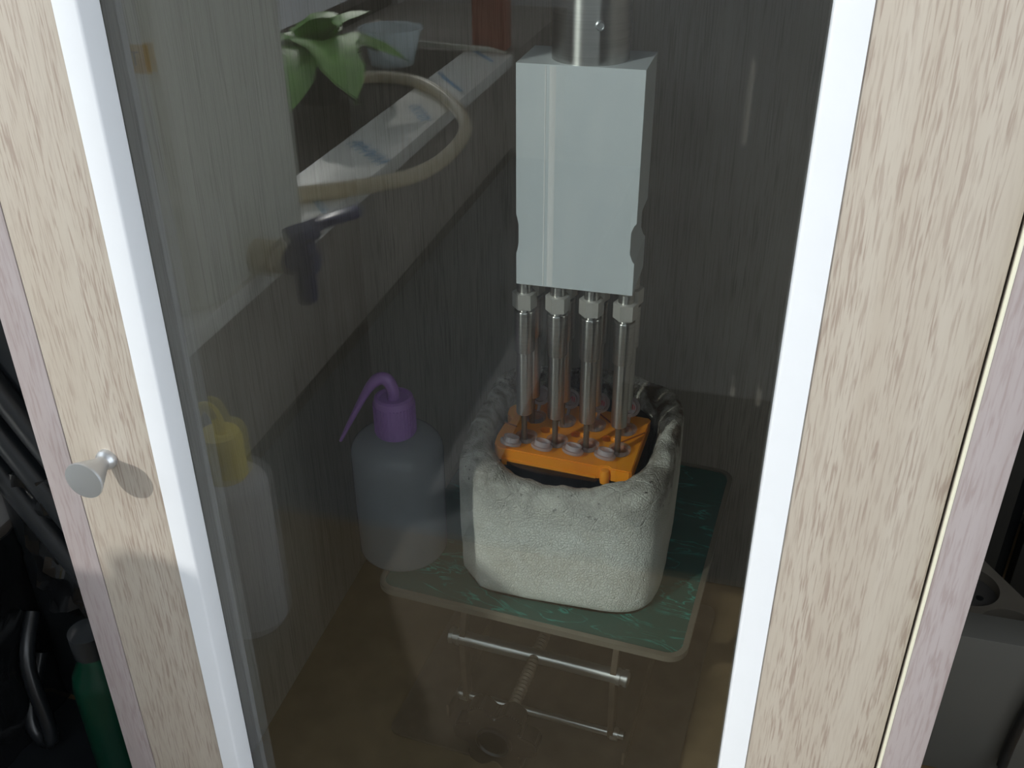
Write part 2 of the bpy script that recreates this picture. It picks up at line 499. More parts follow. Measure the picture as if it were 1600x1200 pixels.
# printing on the protective film of the sill
sill = bpy.data.objects['trim_1']
zt = Z(-0.4162)
def mirror_y(yv):
    return 0.662 - yv
def print_line(p, q, w):
    p = Vector((p[0], mirror_y(p[1]), zt)); q = Vector((q[0], mirror_y(q[1]), zt))
    d = (q - p); l = d.length; a = math.atan2(d.y, d.x)
    bb = B(); add_box(bb, 0, l, -w / 2, w / 2, -0.0002, 0.0003)
    o = obj('printed_line', bb, 'ink', sill)
    o.location = p; o.rotation_euler = (0, 0, a)
print_line((-0.5555, 1.634), (-0.4935, 1.5505), 0.006)
print_line((-0.5637, 1.841), (-0.5005, 1.757), 0.006)
print_line((-0.520, 1.040), (-0.4861, 0.9984), 0.005)
print_line((-0.570, 1.66), (-0.556, 1.64), 0.004)
def film_text(body, size, x, yv, ang, mat='ink'):
    text('printed_text', body, size, mat, sill, Matrix.Translation((x, mirror_y(yv), zt)) @ Matrix.Rotation(ang, 4, 'Z'), 0.0002)
film_text('IAHAW', 0.033, -0.520, 1.220, math.radians(45))
film_text('OCOSX', 0.026, -0.517, 1.416, math.radians(58))

# desk before and under the cabinet, darker counter along the window wall
DE = -0.036                            # front edge of the desk
desk = thing('desk', 'brown wooden desk under the cabinet, its front edge mirrored in the glass', 'desk', (0, 0, 0))
boxo('desk_top', 'desk', desk, -0.4810, 0.615, DE, 0.855, DESK - 0.03, DESK)
for x, y in ((-0.45, 0.0), (0.585, 0.0), (0.585, 0.80), (-0.45, 0.80)):
    boxo('leg', 'desk', desk, x - 0.02, x + 0.02, y - 0.02, y + 0.02, 0, DESK - 0.03)
cnt = thing('counter', 'dark counter along the window wall under the sill, mirrored in the glass', 'counter', (0, 0, 0))
boxo('counter_top', 'counter', cnt, -0.4810, -0.235, -1.15, DE - 0.0001, DESK - 0.03, DESK - 0.0002)
boxo('counter_body', 'counter', cnt, -0.4810, -0.245, -1.14, DE - 0.004, 0.0, DESK - 0.03)

# ================================================================== cabinet with its glass door
XL, XR = -0.2965, 0.0768          # inner faces of the side panels
cab = thing('cabinet', 'pale oak laminate cabinet with a glass door, standing on the desk', 'cabinet', (0, 0, 0))
YF, YB = 0.3165, 0.665
for x0, x1, YF in ((XL - 0.0162, XL, 0.3178), (XR, XR + 0.0165, 0.3165)):
    sp = boxo('side_panel', 'oak_inside', cab, x0, x1, YF + 0.0012, YB + 0.016, DESK + 0.002, Z(0.16))
    eb = boxo('edge_band', 'oak_pink', sp, x0, x1, YF, YF + 0.0012, DESK + 0.002, Z(0.16), bev=0.0003)
    eb['label'] = 'pinkish oak edge band on the front of the side panel'
el = boxo('edge_line', 'cream', sp, XR - 0.0002, XR + 0.0010, 0.3160, 0.3180, DESK + 0.002, Z(0.16), bev=0.0003)
el['label'] = 'thin cream line on the inner edge of the side panel'
boxo('back_panel', 'oak_inside', cab, XL, XR, YB, YB + 0.012, DESK + 0.002, Z(0.144))
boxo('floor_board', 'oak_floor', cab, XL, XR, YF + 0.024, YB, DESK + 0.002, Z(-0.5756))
boxo('top_board', 'oak_inside', cab, XL, XR, YF + 0.024, YB, Z(0.144), Z(0.16))
# door
YD = 0.3180
dl, dr = XL + 0.0003, XR - 0.0010
gx0, gx1, gz0, gz1 = -0.2505, 0.0228, -0.520, 0.080
b = B()
add_box(b, dl, gx0, YD, YD + 0.018, DESK + 0.004, Z(0.142), bev=0.0004)
add_box(b, gx1, dr, YD, YD + 0.018, DESK + 0.004, Z(0.142), bev=0.0004)
add_box(b, gx0, gx1, YD, YD + 0.018, DESK + 0.004, Z(gz0), bev=0.0002)
add_box(b, gx0, gx1, YD, YD + 0.018, Z(gz1), Z(0.142), bev=0.0002)
door = obj('door', b, 'oak', cab)
def bead_profile(u0, u1):
    """cross-section (across, depth): flat face outside, rounded inner lip running back to the pane"""
    s = 1 if u1 > u0 else -1
    return [(u0, YD - 0.0010), (u1 - s * 0.0012, YD - 0.0010), (u1 - s * 0.0004, YD - 0.0006), (u1, YD + 0.0002), (u1, YD + 0.0118), (u0, YD + 0.0118)]
for u0, u1 in ((gx0, -0.2403), (gx1, 0.0117)):
    b = B()
    add_prism(b, bead_profile(u0, u1), Z(gz0), Z(gz1), 'z')
    o = obj('glazing_bead', b, 'white', door); o['label'] = 'white plastic glazing bead around the pane'
for v0, v1 in ((gz0, gz0 + 0.0105), (gz1, gz1 - 0.0105)):
    b = B()
    add_prism(b, [(q, p) for p, q in bead_profile(Z(v0), Z(v1))], -0.2403, 0.0117, 'x')
    obj('glazing_bead', b, 'white', door)
boxo('glass_pane', 'glass', door, -0.2490, 0.0215, YD + 0.0122, YD + 0.0162, Z(gz0), Z(gz1))
# knob: small flange, waist, widening cone with a flat face
kn = B()
K = Matrix.Translation((-0.2758, YD, Z(-0.2622))) @ Matrix.Rotation(PI / 2, 4, 'X')
add_lathe(kn, [(0.0049, -0.001), (0.0050, 0.0012), (0.0046, 0.0026), (0.0036, 0.0036), (0.0034, 0.0046), (0.0040, 0.0062), (0.0088, 0.0166), (0.0092, 0.0176), (0.0090, 0.0184), (0.0, 0.0186)], 48, K)
ko = obj('knob', kn, 'satin', door); ko['label'] = 'small flared satin metal door knob'

# ================================================================== sonicator head
son = thing('ultrasonic_head', 'brushed aluminium block on a steel rod with eight hanging steel probes', 'lab instrument', (-0.0954, 0.508, Z(-0.2345)))
def loc_(o, p):
    o.location = Vector(p) - son.location
bx0, bx1, by0, by1, bz0, bz1 = -0.1275, -0.0632, 0.4890, 0.5290, -0.2345, -0.1155
def notch(x, s, z0, z1, d):
    c = 0.0035
    return [(x, z0), (x + s * d * .45, z0 + c * .4), (x + s * d, z0 + c * 1.5), (x + s * d, z1 - c * 1.5), (x + s * d * .45, z1 - c * .4), (x, z1)]
poly = [(bx0, bz1)] + [(x, z) for x, z in reversed(notch(bx0, 1, -0.2160, -0.1945, 0.0013))] + [(bx0, bz0), (bx1, bz0)] + notch(bx1, -1, -0.2160, -0.1935, 0.0026) + [(bx1, bz1)]
poly = [(x, Z(z)) for x, z in poly]
b = B(); add_prism(b, poly, by0, by1, 'y')
bmesh.ops.bevel(b, geom=[e for e in b.edges if e.is_manifold and e.calc_face_angle(0) > 0.9], offset=0.00025, segments=2, affect='EDGES')
bl = obj('block', b, 'alu', son); loc_(bl, (0, 0, 0)); bl['label'] = 'rectangular brushed aluminium block'
# two thin raised strips, coloured near-white to paint glints down the front face
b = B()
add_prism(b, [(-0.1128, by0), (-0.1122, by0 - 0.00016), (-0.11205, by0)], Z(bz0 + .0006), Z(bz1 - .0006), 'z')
ri = obj('glint_line', b, 'alu_glint', bl)
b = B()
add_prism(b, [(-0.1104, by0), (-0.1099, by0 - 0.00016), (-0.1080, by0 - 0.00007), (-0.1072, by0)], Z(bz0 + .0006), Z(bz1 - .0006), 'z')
ri2 = obj('glint_line', b, 'alu_glint', bl)
b = B(); add_lathe(b, [(0.0195, Z(bz1)), (0.0195, Z(0.1436))], 64, Matrix.Translation((-0.0940, 0.5087, 0)))
rd = obj('steel_rod', b, 'turned', son); loc_(rd, (0, 0, 0))
b = B()
S = Matrix.Translation((-0.0868, 0.4908, Z(-0.0966))) @ Matrix.Rotation(math.radians(20), 4, 'Z') @ Matrix.Rotation(PI / 2, 4, 'X')
add_lathe(b, [(0.0024, -0.001), (0.0024, 0.0010), (0.0018, 0.0014), (0.0016, 0.0006), (0.0, 0.0006)], 24, S)
obj('set_screw', b, 'satin', rd)
PX = (-0.1252, -0.1060, -0.0868, -0.0676)
PYS = (0.4990, 0.5195)
def probe_meshes():
    out = []
    b = B(); add_lathe(b, [(0.0044, Z(-0.2545)), (0.0044, Z(-0.2344))], 24); out.append(('neck', b, 'turned'))
    b = B(); add_lathe(b, [(0.0060, Z(-0.2532)), (0.0070, Z(-0.2527)), (0.0070, Z(-0.2437)), (0.0060, Z(-0.2432))], 6, Matrix.Rotation(math.radians(12), 4, 'Z'))
    for f in b.faces: f.smooth = False
    out.append(('hex_nut', b, 'nut'))
    b = B(); add_lathe(b, [(0.0046, Z(-0.3240)), (0.0048, Z(-0.3236)), (0.0048, Z(-0.2790))], 28); out.append(('lower_tube', b, 'turned'))
    b = B(); add_lathe(b, [(0.0017, Z(-0.3500)), (0.0018, Z(-0.3495)), (0.0018, Z(-0.3235))], 16); out.append(('tip', b, 'steel_dull'))
    return out
first = None
for y in PYS:
    for x in PX:
        if first is None:
            b = B(); add_lathe(b, [(0.0056, Z(-0.2812)), (0.0060, Z(-0.2806)), (0.0060, Z(-0.2552)), (0.0056, Z(-0.2547)), (0.0044, Z(-0.2545))], 28)
            p = obj('probe', b, 'turned', son); loc_(p, (x, y, 0))
            for nm, bb, mm in probe_meshes():
                obj(nm, bb, mm, p)
            first = p
        else:
            p = first.copy(); COL.objects.link(p); p.parent = son; loc_(p, (x, y, 0))
            for ch in first.children:
                c = ch.copy(); COL.objects.link(c); c.parent = p

# ================================================================== lab jack (turned a little on the floor board)
JX, JY, JR = -0.1043, 0.5404, math.radians(-4.2)
ZP, ZF = Z(-0.4377), Z(-0.5756)
jack = thing('lab_jack', 'scissor lab jack with a green-covered rimmed plate, steel rods and dark lobed hand wheel', 'lab jack', (JX, JY, ZF + 0.0006), JR)
hp = ZP - ZF - 0.0006                      # height of the plate's top above the floor board
def round_rect(hx, hy, r, n=6):
    pts = []
    for cx, cy, a0 in ((hx - r, hy - r, 0), (-hx + r, hy - r, PI / 2), (-hx + r, -hy + r, PI), (hx - r, -hy + r, 1.5 * PI)):
        pts += [(cx + r * math.cos(a0 + PI / 2 * i / n), cy + r * math.sin(a0 + PI / 2 * i / n)) for i in range(n + 1)]
    return pts
def ring_prism(bm, outer, inner, z0, z1):
    n = len(outer)
    b = bmesh.new()
    A = [[b.verts.new((*p, z)) for p in pl] for pl, z in ((outer, z0), (outer, z1), (inner, z1), (inner, z0))]
    for k in range(4):
        for i in range(n):
            j = (i + 1) % n
            b.faces.new((A[k][i], A[k][j], A[(k + 1) % 4][j], A[(k + 1) % 4][i]))
    bmesh.ops.recalc_face_normals(b, faces=b.faces[:])
    join(bm, b)
b = B(); ring_prism(b, round_rect(0.1, 0.1, 0.012), round_rect(0.0965, 0.0965, 0.009), hp - 0.0042, hp)
o = obj('plate_rim', b, 'plate', jack); o['label'] = 'raised metal rim of the top plate'
b = B(); add_prism(b, round_rect(0.0964, 0.0964, 0.009), hp - 0.0030, hp - 0.0010, 'z')
o = obj('top_plate', b, 'mat', jack); o['label'] = 'green veined sheet covering the top plate'
b = B(); add_prism(b, round_rect(0.1, 0.1, 0.008), 0.0, 0.0022, 'z', bev=0.0004)
obj('base_plate', b, 'steel_dull', jack)
for s in (-1, 1):
    b = B(); add_box(b, s * 0.0640 - 0.0009, s * 0.0640 + 0.0009, -0.075, 0.085, 0.0022, 0.0150); obj('base_flange', b, 'steel_dull', jack)
    b = B(); add_box(b, s * 0.0640 - 0.0009, s * 0.0640 + 0.0009, -0.075, 0.085, hp - 0.0170, hp - 0.0065); obj('plate_flange', b, 'steel_dull', jack)
zr = Z(-0.507) - ZF
zl = Z(-0.567) - ZF
zu = hp - 0.0115
YR1, YR2 = -0.0600, 0.0700
def rod(name, y, z, hx, r, mat):
    b = B(); add_lathe(b, [(r * .8, -hx), (r, -hx + .0006), (r, hx - .0006), (r * .8, hx)], 20, Matrix.Translation((-0.0025, y, z)) @ Matrix.Rotation(PI / 2, 4, 'Y'))
    return obj(name, b, mat, jack)
cr = rod('cross_rod', YR1, zr, 0.0640, 0.0050, 'steel')
for x in (-0.0640, -0.0590, 0.0590, 0.0640):
    b = B(); add_lathe(b, [(0.0060, -.0012), (0.0060, .0012)], 20, Matrix.Translation((-0.0025 + x * .965, YR1, zr)) @ Matrix.Rotation(PI / 2, 4, 'Y')); obj('collar', b, 'steel', cr)
rod('cross_rod', YR2, zr, 0.0600, 0.0050, 'steel')
for y in (-0.0560, 0.0640):
    lr = rod('pivot_rod', y, zl, 0.0630, 0.0029, 'steel')
    for x in (-0.0560, 0.0560):
        b = B(); add_lathe(b, [(0.0048, -.0026), (0.0048, .0026)], 16, Matrix.Translation((x - .0025, y, zl)) @ Matrix.Rotation(PI / 2, 4, 'Y')); obj('collar', b, 'steel', lr)
    rod('pivot_rod', y, zu, 0.0630, 0.0020, 'steel_dull')
def arm(x, y0, z0, y1, z1):
    d = Vector((0, y1 - y0, z1 - z0)); l = d.length
    a = math.atan2(d.y, d.z)
    b = B()
    w = 0.0042
    pts = [(w * math.cos(t), w * math.sin(t)) for t in [PI + i * PI / 8 for i in range(9)]] + [(w * math.cos(t), l + w * math.sin(t)) for t in [i * PI / 8 for i in range(9)]]
    add_prism(b, pts, -0.0020, 0.0020, 'x')
    o = obj('arm', b, 'steel_dull', jack)
    o.location = (x, y0, z0); o.rotation_euler = (-a, 0, 0)
for x in (-0.0560, 0.0510):
    arm(x, -0.0560, zl, YR1, zr); arm(x, YR1, zr, -0.0440, zu)
    arm(x + .002, 0.0640, zl, YR2, zr); arm(x + .002, YR2, zr, 0.0640, zu)
# threaded spindle with real turns, and the lobed hand wheel
b = B()
n_t = 60
prof = []
y0, y1 = -0.128, 0.070
L_ = y1 - y0
for i in range(n_t):
    prof += [(0.0034, i / n_t * L_), (0.0044, (i + .5) / n_t * L_)]
prof.append((0.0034, L_))
add_lathe(b, prof, 14, Matrix.Translation((-0.0035, y0, zr)) @ Matrix.Rotation(-PI / 2, 4, 'X'))
obj('spindle', b, 'steel_dull', jack)
b = B()
pts = []
for i in range(96):
    a = 2 * PI * i / 96
    r_ = 0.0245 + 0.0042 * math.cos(6 * a) - 0.0012 * math.cos(12 * a)
    pts.append((r_ * math.cos(a), r_ * math.sin(a)))
WM = Matrix.Translation((-0.0060, -0.1230, zr)) @ Matrix.Rotation(PI / 2, 4, 'X')
b2 = B(); add_prism(b2, pts, 0.0, 0.013, 'z', bev=0.0012); join(b, b2, WM)
hw = obj('hand_wheel', b, 'knob_dark', jack); hw['label'] = 'dark plastic lobed hand wheel'
b = B(); add_lathe(b, [(0.0120, 0.0125), (0.0118, 0.0150), (0.0105, 0.0158), (0.0095, 0.0145), (0.0, 0.0145)], 36, WM); obj('wheel_cap', b, 'knob_dark', hw)

# ================================================================== foam box on the jack
FX, FY = -0.0980, 0.5225
ZM = ZP - 0.0010                     # top of the green sheet
def foam():
    bm = bmesh.new()
    NA = 220
    def sup(a, hx, hy, e):
        c, s = math.cos(a), math.sin(a)
        k = (abs(c / hx) ** e + abs(s / hy) ** e) ** (-1 / e)
        return k * c, k * s
    def rim(a):
        s, c = math.sin(a), math.cos(a)
        h = 0.0985 + 0.0035 * s                      # back edge a little higher than the front
        if s < 0:
            h -= 0.0085 * max(0, 1 - (c / 0.72) ** 2) * min(1, -s * 1.3)   # worn dip along the front edge
        h += 0.0035 * noise.noise(Vector((c * 2.2, s * 2.2, 3.1))) + 0.0012 * noise.noise(Vector((c * 7, s * 7, 1.7)))
        return h
    # rows: (outer 0..1 blend, height fraction or absolute) from the middle of the base, up the outside, over the rim, down the inside
    rows = []
    for i in range(4):
        rows.append(('o', 0.25 + 0.24 * i, 0.0, 0.0))
    for t in (0.0, 0.25, 0.5, 0.75, 1.0):
        a = t * PI / 2
        rows.append(('o', 1 - 0.075 * (1 - math.sin(a)), 0.009 * (1 - math.cos(a)), 0.0))
    for i in range(1, 16):
        rows.append(('o', 1.0, 0.009, i / 16.0))
    for t in (0.0, 0.2, 0.4, 0.6, 0.8, 1.0):
        rows.append(('r', t, 0, 0))
    for d in (0.012, 0.022, 0.034, 0.05, 0.066, 0.074):
        rows.append(('i', 1.0, d, 0))
    for s in (0.7, 0.4, 0.15):
        rows.append(('i', s, 0.074, 0))
    grid = []
    for kind, u, v, t in rows:
        ring = []
        for i in range(NA):
            a = 2 * PI * (i + .5) / NA
            ox, oy = sup(a, 0.0655, 0.0640, 5.0)
            # front-left upright corner is cut off flat
            q = (-ox - oy) - 0.1095
            if q > 0:
                ox += q * .5; oy += q * .5
            ix, iy = sup(a, 0.0502, 0.0500, 2.9)
            iy += 0.003
            h = rim(a)
            if kind == 'o':
                z = v + t * (h - 0.010 - v)
                k = u * (0.985 + 0.015 * min(1, z / 0.05) - 0.012 * max(0, z / 0.1 - .6))
                x, y = ox * k, oy * k
            elif kind == 'r':
                k = 0.985 + 0.015 - 0.012 * 0.35
                ang = u * PI
                w = (1 - math.cos(ang)) / 2
                x = ox * k * (1 - w) + ix * w; y = oy * k * (1 - w) + iy * w
                z = h - 0.010 + 0.010 * math.sin(ang) + (0.0 if u < .5 else -0.003 * (u - .5) * 2)
            else:
                x, y, z = ix * u, iy * u, max(h - 0.013 - v, 0.014)
            p = Vector((x, y, z))
            if not (kind == 'o' and u < 1 and v == 0):
                amp = 0.0006 if kind == 'o' else 0.0013
                nrm = Vector((x, y, 0)).normalized()
                p += nrm * amp * (noise.noise(p * 42) + .6 * noise.noise(p * 110))
                if kind == 'r':
                    p.z += 0.0012 * noise.noise(p * 95) + 0.0008 * noise.noise(p * 230)
            ring.append(bm.verts.new(p))
        grid.append(ring)
    for r0, r1 in zip(grid, grid[1:]):
        for i in range(NA):
            j = (i + 1) % NA
            bm.faces.new((r0[i], r0[j], r1[j], r1[i]))
    bm.faces.new(grid[0][::-1]); bm.faces.new(grid[-1])
    bmesh.ops.recalc_face_normals(bm, faces=bm.faces[:])
    for f_ in bm.faces:
        f_.smooth = True
    return bm
fo = obj('foam_box', foam(), 'foam', None, (FX, FY, ZM), sharp=False)
tag(fo, 'rough white foam box with a stained rim, standing on the green sheet of the jack', 'foam box')

# water in the box
b = B()
pts = []
for i in range(64):
    a = 2 * PI * i / 64
    c, s = math.cos(a), math.sin(a)
    k = (abs(c / 0.0478) ** 2.9 + abs(s / 0.0476) ** 2.9) ** (-1 / 2.9)
    pts.append((FX + k * c, FY + 0.003 + k * s))
add_prism(b, pts, ZM + 0.030, Z(-0.3525), 'z')
tag(obj('bath_water', b, 'water'), 'dark water filling the white foam box around the orange rack', 'water', kind='stuff')

# ================================================================== orange floating rack
RZ = Z(-0.3440)
TX = (-0.1243, -0.1050, -0.0858, -0.0664)
TYS = (0.5010, 0.5245)
def with_holes(outer, holes, z0, z1):
    bm = bmesh.new()
    def loop(pts):
        vs = [bm.verts.new((x, y, z1)) for x, y in pts]
        return [bm.edges.new((vs[i], vs[(i + 1) % len(vs)])) for i in range(len(vs))]
    ed = loop(outer)
    for h in holes:
        ed += loop(h)
    bmesh.ops.triangle_fill(bm, use_beauty=True, use_dissolve=False, edges=ed)
    top = bm.faces[:]
    r = bmesh.ops.extrude_face_region(bm, geom=top)
    vs = [v for v in r['geom'] if isinstance(v, bmesh.types.BMVert)]
    bmesh.ops.translate(bm, verts=vs, vec=(0, 0, z0 - z1))
    bmesh.ops.recalc_face_normals(bm, faces=bm.faces[:])
    return bm
def circ(x, y, r, n=24):
    return [(x + r * math.cos(2 * PI * i / n), y + r * math.sin(2 * PI * i / n)) for i in range(n)]
outer = [(-0.1375, 0.4866), (-0.0760, 0.4822), (-0.0735, 0.4836), (-0.0700, 0.4836), (-0.0680, 0.4816), (-0.0575, 0.4808), (-0.0560, 0.4822),
         (-0.0532, 0.5410), (-0.0545, 0.5425), (-0.0900, 0.5452), (-0.1340, 0.5482), (-0.1362, 0.5478), (-0.1380, 0.5425), (-0.1400, 0.5385), (-0.1425, 0.5360), (-0.1437, 0.5330),
         (-0.1430, 0.5262), (-0.1405, 0.5235), (-0.1385, 0.5200), (-0.1395, 0.5160), (-0.1420, 0.5140), (-0.1428, 0.5000), (-0.1420, 0.4915), (-0.1400, 0.4885)]
holes = [circ(x, y, 0.0058) for y in TYS for x in TX] + [circ(x, 0.5128, 0.0030, 14) for x in (-0.1147, -0.0954, -0.0761)]
rack = thing('tube_rack', 'orange plastic floating tube rack in the water of the foam box', 'tube rack', (0, 0, 0))
b = with_holes(outer, holes, RZ - 0.0085, RZ)
bmesh.ops.bevel(b, geom=[e for e in b.edges if e.is_manifold and e.calc_face_angle(0) > 1.2 and min(v.co.z for v in e.verts) > RZ - 0.0001], offset=0.0006, segments=2, affect='EDGES')
obj('rack_plate', b, 'orange', rack)
# lower front step, finger nub and the raised pegs between the rows
b = B(); add_prism(b, [(-0.1365, 0.4860), (-0.0765, 0.4816), (-0.0765, 0.4845), (-0.1365, 0.4890)], RZ - 0.0120, RZ - 0.0060, 'z', bev=0.0008); obj('front_ledge', b, 'orange', rack)
b = B(); add_lathe(b, [(0.0030, RZ - 0.010), (0.0032, RZ - 0.004), (0.0024, RZ - 0.0015), (0.0, RZ - 0.0008)], 18, Matrix.Translation((-0.0718, 0.4818, 0))); obj('nub', b, 'orange', rack)
for x in (-0.0905, -0.0712, -0.1100):
    b = B(); add_lathe(b, [(0.0022, RZ - 0.002), (0.0022, RZ + 0.0008), (0.0014, RZ + 0.0020), (0.0, RZ + 0.0022)], 14, Matrix.Translation((x, 0.5128, 0))); obj('peg', b, 'orange', rack)
for (xa, ya, xb, yb) in ((-0.0675, 0.5100, -0.0545, 0.5250), (-0.1330, 0.5120, -0.1420, 0.5150), (-0.0900, 0.5440, -0.0760, 0.5300)):
    d = Vector((xb - xa, yb - ya)); l = d.length
    bb = B(); add_box(bb, 0, l, -0.0005, 0.0005, -0.0004, 0.0003)
    o = obj('slot', bb, 'orange_dark', rack); o.location = (xa, ya, RZ); o.rotation_euler = (0, 0, math.atan2(d.y, d.x))

# micro tubes
def tube_body():
    b = B()
    add_lathe(b, [(0.0, -0.034), (0.0018, -0.0335), (0.0050, -0.016), (0.0055, 0.0004), (0.0068, 0.0006), (0.0068, 0.0022), (0.0049, 0.0022), (0.0046, -0.016), (0.0014, -0.0322), (0.0, -0.0325)], 28, cap=False)
    return b
def lid_mesh():
    b = B()
    add_lathe(b, [(0.0, -0.0008), (0.0062, -0.0008), (0.0066, -0.0002), (0.0066, 0.0010), (0.0050, 0.0011), (0.0048, 0.0040), (0.0041, 0.0040), (0.0040, 0.0006), (0.0, 0.0006)], 28, cap=False)
    return b
places = ('leftmost', 'second from the left', 'third from the left', 'rightmost')
tb0 = ld0 = None
for ri_, y in enumerate(TYS):
    for ci, x in enumerate(TX):
        front = ri_ == 0
        lab = ('clear micro tube with lid folded down, %s in the front row' if front else 'clear micro tube with upright lid, %s in the back row') % places[ci]
        root = thing('micro_tube', lab, 'tube', (x, y, RZ), 0, 'micro tubes in the orange rack')
        if tb0 is None:
            t_ = tb0 = obj('tube_body', tube_body(), 'tube', root)
            l_ = ld0 = obj('lid', lid_mesh(), 'lid', root)
        else:
            t_ = tb0.copy(); COL.objects.link(t_); t_.parent = root
            l_ = ld0.copy(); COL.objects.link(l_); l_.parent = root
        if front:
            mlid = Matrix.Translation((-0.0073, -0.0105, 0.0026)) @ Matrix.Rotation(math.radians(-16), 4, 'X') @ Matrix.Rotation(math.radians(8), 4, 'Y')
            a0, a1 = Vector((-0.0040, -0.0055, 0.0018)), Vector((-0.0050, -0.0070, 0.0022))
        else:
            mlid = Matrix.Translation((0.0006, 0.0108, 0.0112)) @ Matrix.Rotation(math.radians(4 - 5 * ci), 4, 'Z') @ Matrix.Rotation(math.radians(68), 4, 'X')
            a0, a1 = Vector((0.0004, 0.0064, 0.0016)), Vector((0.0006, 0.0094, 0.0060))
        l_.matrix_local = mlid
        b = B(); add_tube(b, [a0, (a0 + a1) / 2 + Vector((0, 0, .0006)), a1], 0.0011, 6, 3); obj('hinge_strap', b, 'lid', root)
        if not front and ci:
            text('lid_print', 'CMB', 0.0048, 'red_ink', l_, Matrix.Translation((0.0, 0.0, 0.0009)), 0.0001)

# ================================================================== purple wash bottle
def bottle_profile(r, h, neck, rr=0.006):
    p = [(0.0, 0.0), (r - rr, 0.0)]
    for i in range(1, 6):
        a = i / 5 * PI / 2
        p.append((r - rr + rr * math.sin(a), rr - rr * math.cos(a)))
    sh = r - neck
    z0 = h - sh * 0.80
    p.append((r, z0))
    for i in range(1, 8):
        a = i / 7 * PI / 2
        p.append((neck + sh * math.cos(a), z0 + sh * 0.72 * math.sin(a)))
    p += [(neck, h + 0.001), (neck, h + 0.006)]
    return p
wb = thing('wash_bottle', 'translucent wash bottle with a purple cap and spout, half full, beside the foam box', 'bottle', (-0.2055, 0.4895, ZP))
b = B(); add_lathe(b, bottle_profile(0.0292, 0.0935, 0.0118), 56); obj('bottle_body', b, 'bottle', wb)
b = B(); add_lathe(b, [(0.0, 0.0015), (0.0225, 0.0015), (0.0275, 0.0065), (0.0277, 0.036), (0.0, 0.036)], 48); obj('liquid', b, 'liquid', wb)
b = B()
pr_ = [(0.0122, 0.0925), (0.0128, 0.0935), (0.0126, 0.1150), (0.0118, 0.1180), (0.0100, 0.1188), (0.0088, 0.1172), (0.0040, 0.1172), (0.0036, 0.1200), (0.0, 0.1200)]
add_lathe(b, pr_, 48)
cp = obj('cap', b, 'purple', wb); cp['label'] = 'purple screw cap'
b = B()
for i in range(36):
    a = 2 * PI * i / 36
    bb = bmesh.new(); add_box(bb, -0.0004, 0.0004, 0.0122, 0.0131, 0.0940, 0.1140); join(b, bb, Matrix.Rotation(a, 4, 'Z'))
obj('cap_ribs', b, 'purple', cp)
b = B()
add_tube(b, [(0.0, 0, 0.116), (0.0, 0, 0.123), (-0.0035, 0, 0.1295), (-0.0095, -0.0005, 0.1290), (-0.0165, -0.001, 0.1205), (-0.0260, -0.002, 0.1030), (-0.0365, -0.004, 0.0820)], lambda t: 0.0034 + 0.0006 * math.sin(PI * min(1, t * 1.5)) - 0.0024 * max(0, t - 0.55) / 0.45, 14, 6)
sp = obj('spout', b, 'purple', wb); sp['label'] = 'purple bent spout'

# ================================================================== things standing in front of the cabinet, seen mirrored in the door glass
# yellow wash bottle on the desk
yb = thing('wash_bottle', 'white wash bottle with a yellow cap, on the desk, mirrored in the glass', 'bottle', (-0.377, 0.104, DESK))
b = B(); add_lathe(b, bottle_profile(0.0305, 0.149, 0.0150), 48); obj('bottle_body', b, 'bottle_white', yb)
b = B(); add_lathe(b, [(0.0160, 0.1480), (0.0166, 0.1490), (0.0166, 0.1820), (0.0150, 0.1872), (0.0, 0.1885)], 40); cpy = obj('cap', b, 'yellow', yb)
b = B(); add_tube(b, [(0.002, 0, 0.186), (0.001, 0, 0.196), (-0.003, 0, 0.2065), (-0.010, 0, 0.2085), (-0.0165, 0, 0.2010)], lambda t: 0.0048 - 0.001 * t, 12, 5); obj('spout', b, 'yellow', yb)

# carboy with tap on the sill
CY0, CY1 = mirror_y(0.957), mirror_y(0.7273)
SILLZ = Z(-0.4165)
cb_ = thing('carboy', 'big milky plastic carboy with a blue-handled tap on the window sill, mirrored in the glass', 'carboy', (-0.571, (CY0 + CY1) / 2, SILLZ))
hx, hy = 0.0880, (CY1 - CY0) / 2
b = B()
rows = [(0.94, 0.0), (0.985, 0.003), (1.0, 0.012), (1.0, 0.10), (1.0, 0.20), (1.0, 0.285), (0.985, 0.302), (0.93, 0.320), (0.82, 0.333), (0.62, 0.343), (0.40, 0.348), (0.33, 0.350), (0.31, 0.356), (0.31, 0.372)]
bb = bmesh.new()
rings = []
NB = 64
for k, z in rows:
    rg = []
    for i in range(NB):
        a = 2 * PI * (i + .5) / NB
        e = 9.0 if k > .9 else (5.0 if k > .6 else 2.0)
        hxx, hyy = (hx * k, hy * k) if k > .6 else (hx * k, hx * k)
        c, s = math.cos(a), math.sin(a)
        q = (abs(c / hxx) ** e + abs(s / hyy) ** e) ** (-1 / e)
        rg.append(bb.verts.new((q * c, q * s, z)))
    rings.append(rg)
for r0, r1 in zip(rings, rings[1:]):
    for i in range(NB):
        j = (i + 1) % NB
        f_ = bb.faces.new((r0[i], r0[j], r1[j], r1[i])); f_.smooth = True
bb.faces.new(rings[0][::-1]); bb.faces.new(rings[-1])
bmesh.ops.recalc_face_normals(bb, faces=bb.faces[:])
join(b, bb)
obj('carboy_body', b, 'milky', cb_)
b = B(); add_lathe(b, [(0.0285, 0.362), (0.034, 0.364), (0.034, 0.388), (0.031, 0.392), (0.0, 0.392)], 36); obj('carboy_cap', b, 'blue', cb_)
lb = boxo('paper_label', 'label', cb_, 0.040, 0.078, hy, hy + 0.0006, SILLZ * 0 + 0.2190, 0.2420)
